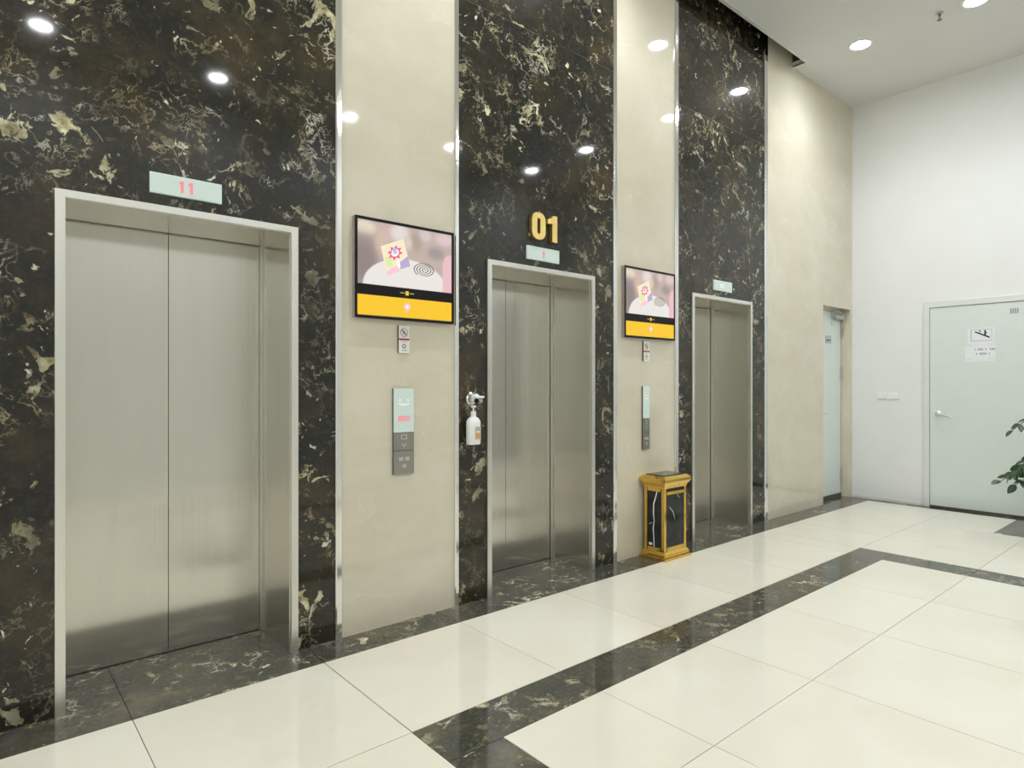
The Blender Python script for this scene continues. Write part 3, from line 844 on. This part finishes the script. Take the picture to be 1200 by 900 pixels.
n1 = thing('picture_notice', (LX, -1.275, 1.79), 'pale notice with two figures on a dark sloping line, taped on the white door', 'notice')
bxo('sheet', (LX - .0015, LX, -1.160, -1.392, 1.770, 1.935), 'paper', n1)
obj('printed_border', ring_prism(B(), [(-1.186, 1.796), (-1.372, 1.796), (-1.372, 1.922), (-1.186, 1.922)], [(-1.196, 1.804), (-1.366, 1.804), (-1.366, 1.916), (-1.196, 1.916)], LX - .0022, LX - .0015, 'yz'), 'paper_grey', n1)
obj('sloping_line', prism(B(), [(-1.220, 1.893), (-1.228, 1.902), (-1.352, 1.842), (-1.350, 1.824)], LX - .0024, LX - .0015, 'yz'), 'ink', n1)
obj('figure', prism(B(), [(-1.262, 1.880), (-1.272, 1.884), (-1.276, 1.912), (-1.268, 1.918), (-1.258, 1.905)], LX - .0024, LX - .0015, 'yz'), 'ink_soft', n1)
obj('figure', prism(B(), [(-1.306, 1.858), (-1.318, 1.858), (-1.326, 1.880), (-1.316, 1.914), (-1.306, 1.910)], LX - .0024, LX - .0015, 'yz'), 'ink', n1)
n2 = thing('text_notice', (LX, -1.268, 1.58), 'pale sheet with two short lines of grey text, taped below the picture notice', 'notice')
bxo('sheet', (LX - .0015, LX, -1.140, -1.400, 1.585, 1.762), 'paper', n2)
for row, (za, ws) in enumerate(((1.700, (.012, .050, .022, .052)), (1.655, (.014, .062, .016)))):
    yy = -1.222 - row * .014
    for q, wd in enumerate(ws):
        bm = B(); k = max(1, int(wd / .012))
        for r in range(k): box(bm, LX - .002, LX - .0015, yy - r * .012, yy - r * .012 - .008, za, za + (.024 if (r + q) % 2 else .019))
        obj('text_mark', bm, 'ink_soft', n2); yy -= wd + .016
for (yy, zz) in ((-1.150, 1.612), (-1.345, 1.615), (-1.150, 1.752), (-1.345, 1.756)):
    bxo('tape', (LX - .0022, LX - .0015, yy, yy - .05, zz - .006, zz + .006), 'door_frame', n2)

# ------------------------------------------------------------------ light switches on the end wall
d = thing('light_switch', (FAR_X, -0.39, 1.16), 'white double light switch plate left of the pale door', 'switch')
for ya, yb in ((-0.276, -0.390), (-0.394, -0.508)):
    p = bxo('plate', (FAR_X - .010, FAR_X, ya, yb, 1.172, 1.252), 'plastic_white', d, bevel=.004)
    for q in range(2):
        ym = ya - .030 - q * .054
        bxo('rocker', (FAR_X - .014, FAR_X - .010, ym + .019, ym - .019, 1.186, 1.238), 'plastic_white', p, bevel=.002)

# ------------------------------------------------------------------ ceiling fittings
def downlight(x, y, label, r=0.084):
    d = thing('ceiling_downlight', (x, y, CEIL), label, 'downlight', 'round recessed downlights in the lobby ceiling')
    obj('trim_ring', ring_prism(B(), circle(x, y, r + .020, 32), circle(x, y, r, 32), CEIL - .010, CEIL, 'xy'), 'plastic_white', d)
    sp = bpy.data.lights.new('downlight_beam', 'SPOT')
    sp.energy = SPOT_POWER; sp.color = (0.965, 1.0, 1.03); sp.spot_size = math.radians(140); sp.spot_blend = 1.0; sp.shadow_soft_size = 0.012
    so = bpy.data.objects.new('beam', sp); COL.objects.link(so); so.parent = d; so.location = (0, 0, -0.018)
    obj('lens', lathe(B(), [(r - .0005, CEIL - .003), (r - .0005, CEIL - .0005)], (x, y, 0), 'z', 32), 'lens', d)
VIS = {(6.585, -0.64): 'round ceiling downlight nearest the beige marble corner', (6.585, -1.57): 'round ceiling downlight at the top edge beside the sprinkler',
       (.48, -4.12): 'round ceiling downlight mirrored in the dark marble at the top left corner',
       (2.015, -4.12): 'round ceiling downlight mirrored in the dark marble above the nearest elevator, right of another glint',
       (3.55, -4.12): 'round ceiling downlight mirrored at the left edge of the nearer beige pier',
       (5.09, -4.12): 'round ceiling downlight mirrored at the right edge of the nearer beige pier',
       (6.585, -4.12): 'round ceiling downlight mirrored in the middle dark panel just above the golden 01',
       (6.585, -2.98): 'round ceiling downlight mirrored in the middle dark panel, right of and above the golden 01',
       (5.09, -0.64): 'round ceiling downlight mirrored near the top of the farther beige pier'}
for x in (-2.59, -1.05, .48, 2.015, 3.55, 5.09, 6.585):
    for y in (-0.64, -4.12):
        downlight(x, y, VIS.get((x, y), 'round ceiling downlight of the same kind, above or behind the picture'))
for y in (-1.57, -2.98):
    downlight(6.585, y, VIS.get((6.585, y), 'round ceiling downlight of the same kind, above or behind the picture'))
sx, sy = 6.565, -1.309
d = thing('fire_sprinkler', (sx, sy, CEIL), 'small metal fire sprinkler head between the two ceiling downlights', 'sprinkler')
obj('escutcheon', lathe(B(), [(.032, CEIL), (.030, CEIL - .006), (.014, CEIL - .010)], (sx, sy, 0)), 'plastic_grey', d, smooth=True)
obj('body', lathe(B(), [(.010, CEIL - .008), (.010, CEIL - .030), (.006, CEIL - .034)], (sx, sy, 0), 'z', 14), 'panel_side', d, smooth=True)
bm = B(); tube(bm, [(sx + .009, sy, CEIL - .03), (sx + .014, sy, CEIL - .045), (sx, sy, CEIL - .062)], .003); tube(bm, [(sx - .009, sy, CEIL - .03), (sx - .014, sy, CEIL - .045), (sx, sy, CEIL - .062)], .003)
obj('frame_arms', bm, 'panel_side', d)
obj('deflector', lathe(B(), [(.020, CEIL - .062), (.020, CEIL - .065)], (sx, sy, 0), 'z', 16), 'panel_side', d)

# ------------------------------------------------------------------ potted plant (pot just outside the frame)
PX, PY = 7.12, -2.38
d = thing('potted_plant', (PX, PY, 0), 'leafy green potted plant reaching in at the right edge', 'plant')
obj('pot', lathe(B(), [(.15, 0), (.17, .02), (.22, .40), (.225, .42), (.20, .42), (.195, .36)], (PX, PY, 0), 'z', 32), 'pot', d, smooth=True)
obj('soil', lathe(B(), [(.195, .34), (.195, .365)], (PX, PY, 0), 'z', 24), 'soil', d)
random.seed(5)
def leaf_mesh(L, Wd, mat):
    bm = B()
    K = 6
    rows = []
    for i in range(K + 1):
        f = i / K
        w_ = Wd * (math.sin(math.pi * (f ** 0.85)) ** 0.7) * .5 if 0 < i < K else 0.0008
        zc = -0.25 * L * f * f * .5
        rows.append([bm.verts.new((f * L, -w_, zc + w_ * .30)), bm.verts.new((f * L, 0, zc)), bm.verts.new((f * L, w_, zc + w_ * .30))])
    for a, b in zip(rows, rows[1:]):
        bm.faces.new((a[0], b[0], b[1], a[1])); bm.faces.new((a[1], b[1], b[2], a[2]))
    me = bpy.data.meshes.new('leaf'); bm.to_mesh(me); bm.free(); me.materials.append(M[mat])
    for p in me.polygons: p.use_smooth = True
    return me
LM = {'leaf': [leaf_mesh(.088, .050, 'leaf'), leaf_mesh(.074, .048, 'leaf')], 'leaf_pale': [leaf_mesh(.085, .046, 'leaf_pale')]}
def bez(p, k):
    out = []
    for i in range(k + 1):
        t = i / k
        q = [Vector(v) for v in p]
        while len(q) > 1: q = [a.lerp(b, t) for a, b in zip(q, q[1:])]
        out.append(q[0])
    return out
def frond(ctrl, nleaf, kind='leaf', f0=0.35, size=1.0):
    pts = bez(ctrl, 14)
    s = obj('stem', tube(B(), pts, .008, .003, 6), 'stem', d, smooth=True)
    for i in range(nleaf):
        f = f0 + (1 - f0) * i / (nleaf - 1)
        x = f * 14; k = min(13, int(x)); p = pts[k].lerp(pts[k + 1], x - k)
        dr = (pts[k + 1] - pts[k]).normalized()
        side = dr.cross(Vector((0, 0, 1))).normalized()
        for sg_ in ((-1, 1) if i < nleaf - 1 else (0,)):
            v = (dr * (.55 if sg_ else 1.0) + side * sg_ * .85 + Vector((random.uniform(-.2, .2), random.uniform(-.2, .2), random.uniform(-.45, .35)))).normalized()
            o = bpy.data.objects.new('leaf', random.choice(LM[kind])); COL.objects.link(o); o.parent = s
            up = Vector((random.uniform(-1.1, .2), random.uniform(-.6, .5), .8)); yv = up.cross(v).normalized(); zv = v.cross(yv)
            mat = Matrix((v, yv, zv)).transposed().to_4x4()
            o.rotation_euler = mat.to_euler(); o.location = p - wloc(s)
            sc = size * random.uniform(.85, 1.15); o.scale = (sc, sc, sc)
B0 = (PX, PY, .36)
frond([B0, (6.98, -2.25, .80), (6.72, -2.02, .80), (6.43, -1.78, .55)], 14, f0=.4)
frond([B0, (6.95, -2.20, .95), (6.70, -1.95, .84), (6.46, -1.88, .64)], 9, f0=.45)
frond([B0, (7.0, -2.25, .70), (6.78, -2.06, .72), (6.52, -1.86, .52)], 11, f0=.45)
frond([B0, (6.98, -2.22, .78), (6.74, -2.0, .80), (6.50, -1.84, .60)], 11, f0=.45)
frond([B0, (7.02, -2.25, 1.15), (6.80, -1.98, 1.20), (6.62, -1.82, .96)], 8, 'leaf_pale', .45)
for a in range(11):
    t = math.radians(-60 + a * 31)
    ux, uy = math.cos(t), math.sin(t)
    r = random.uniform(.30, .48); hh = random.uniform(.75, 1.25)
    if ux * -0.76 + uy * 0.65 > 0.2: r *= .62      # side towards the lobby keeps shorter fronds
    frond([B0, (PX + ux * r * .25, PY + uy * r * .25, hh), (PX + ux * r * .7, PY + uy * r * .7, hh + .12), (PX + ux * r, PY + uy * r, hh - .12)], 8, f0=.35)
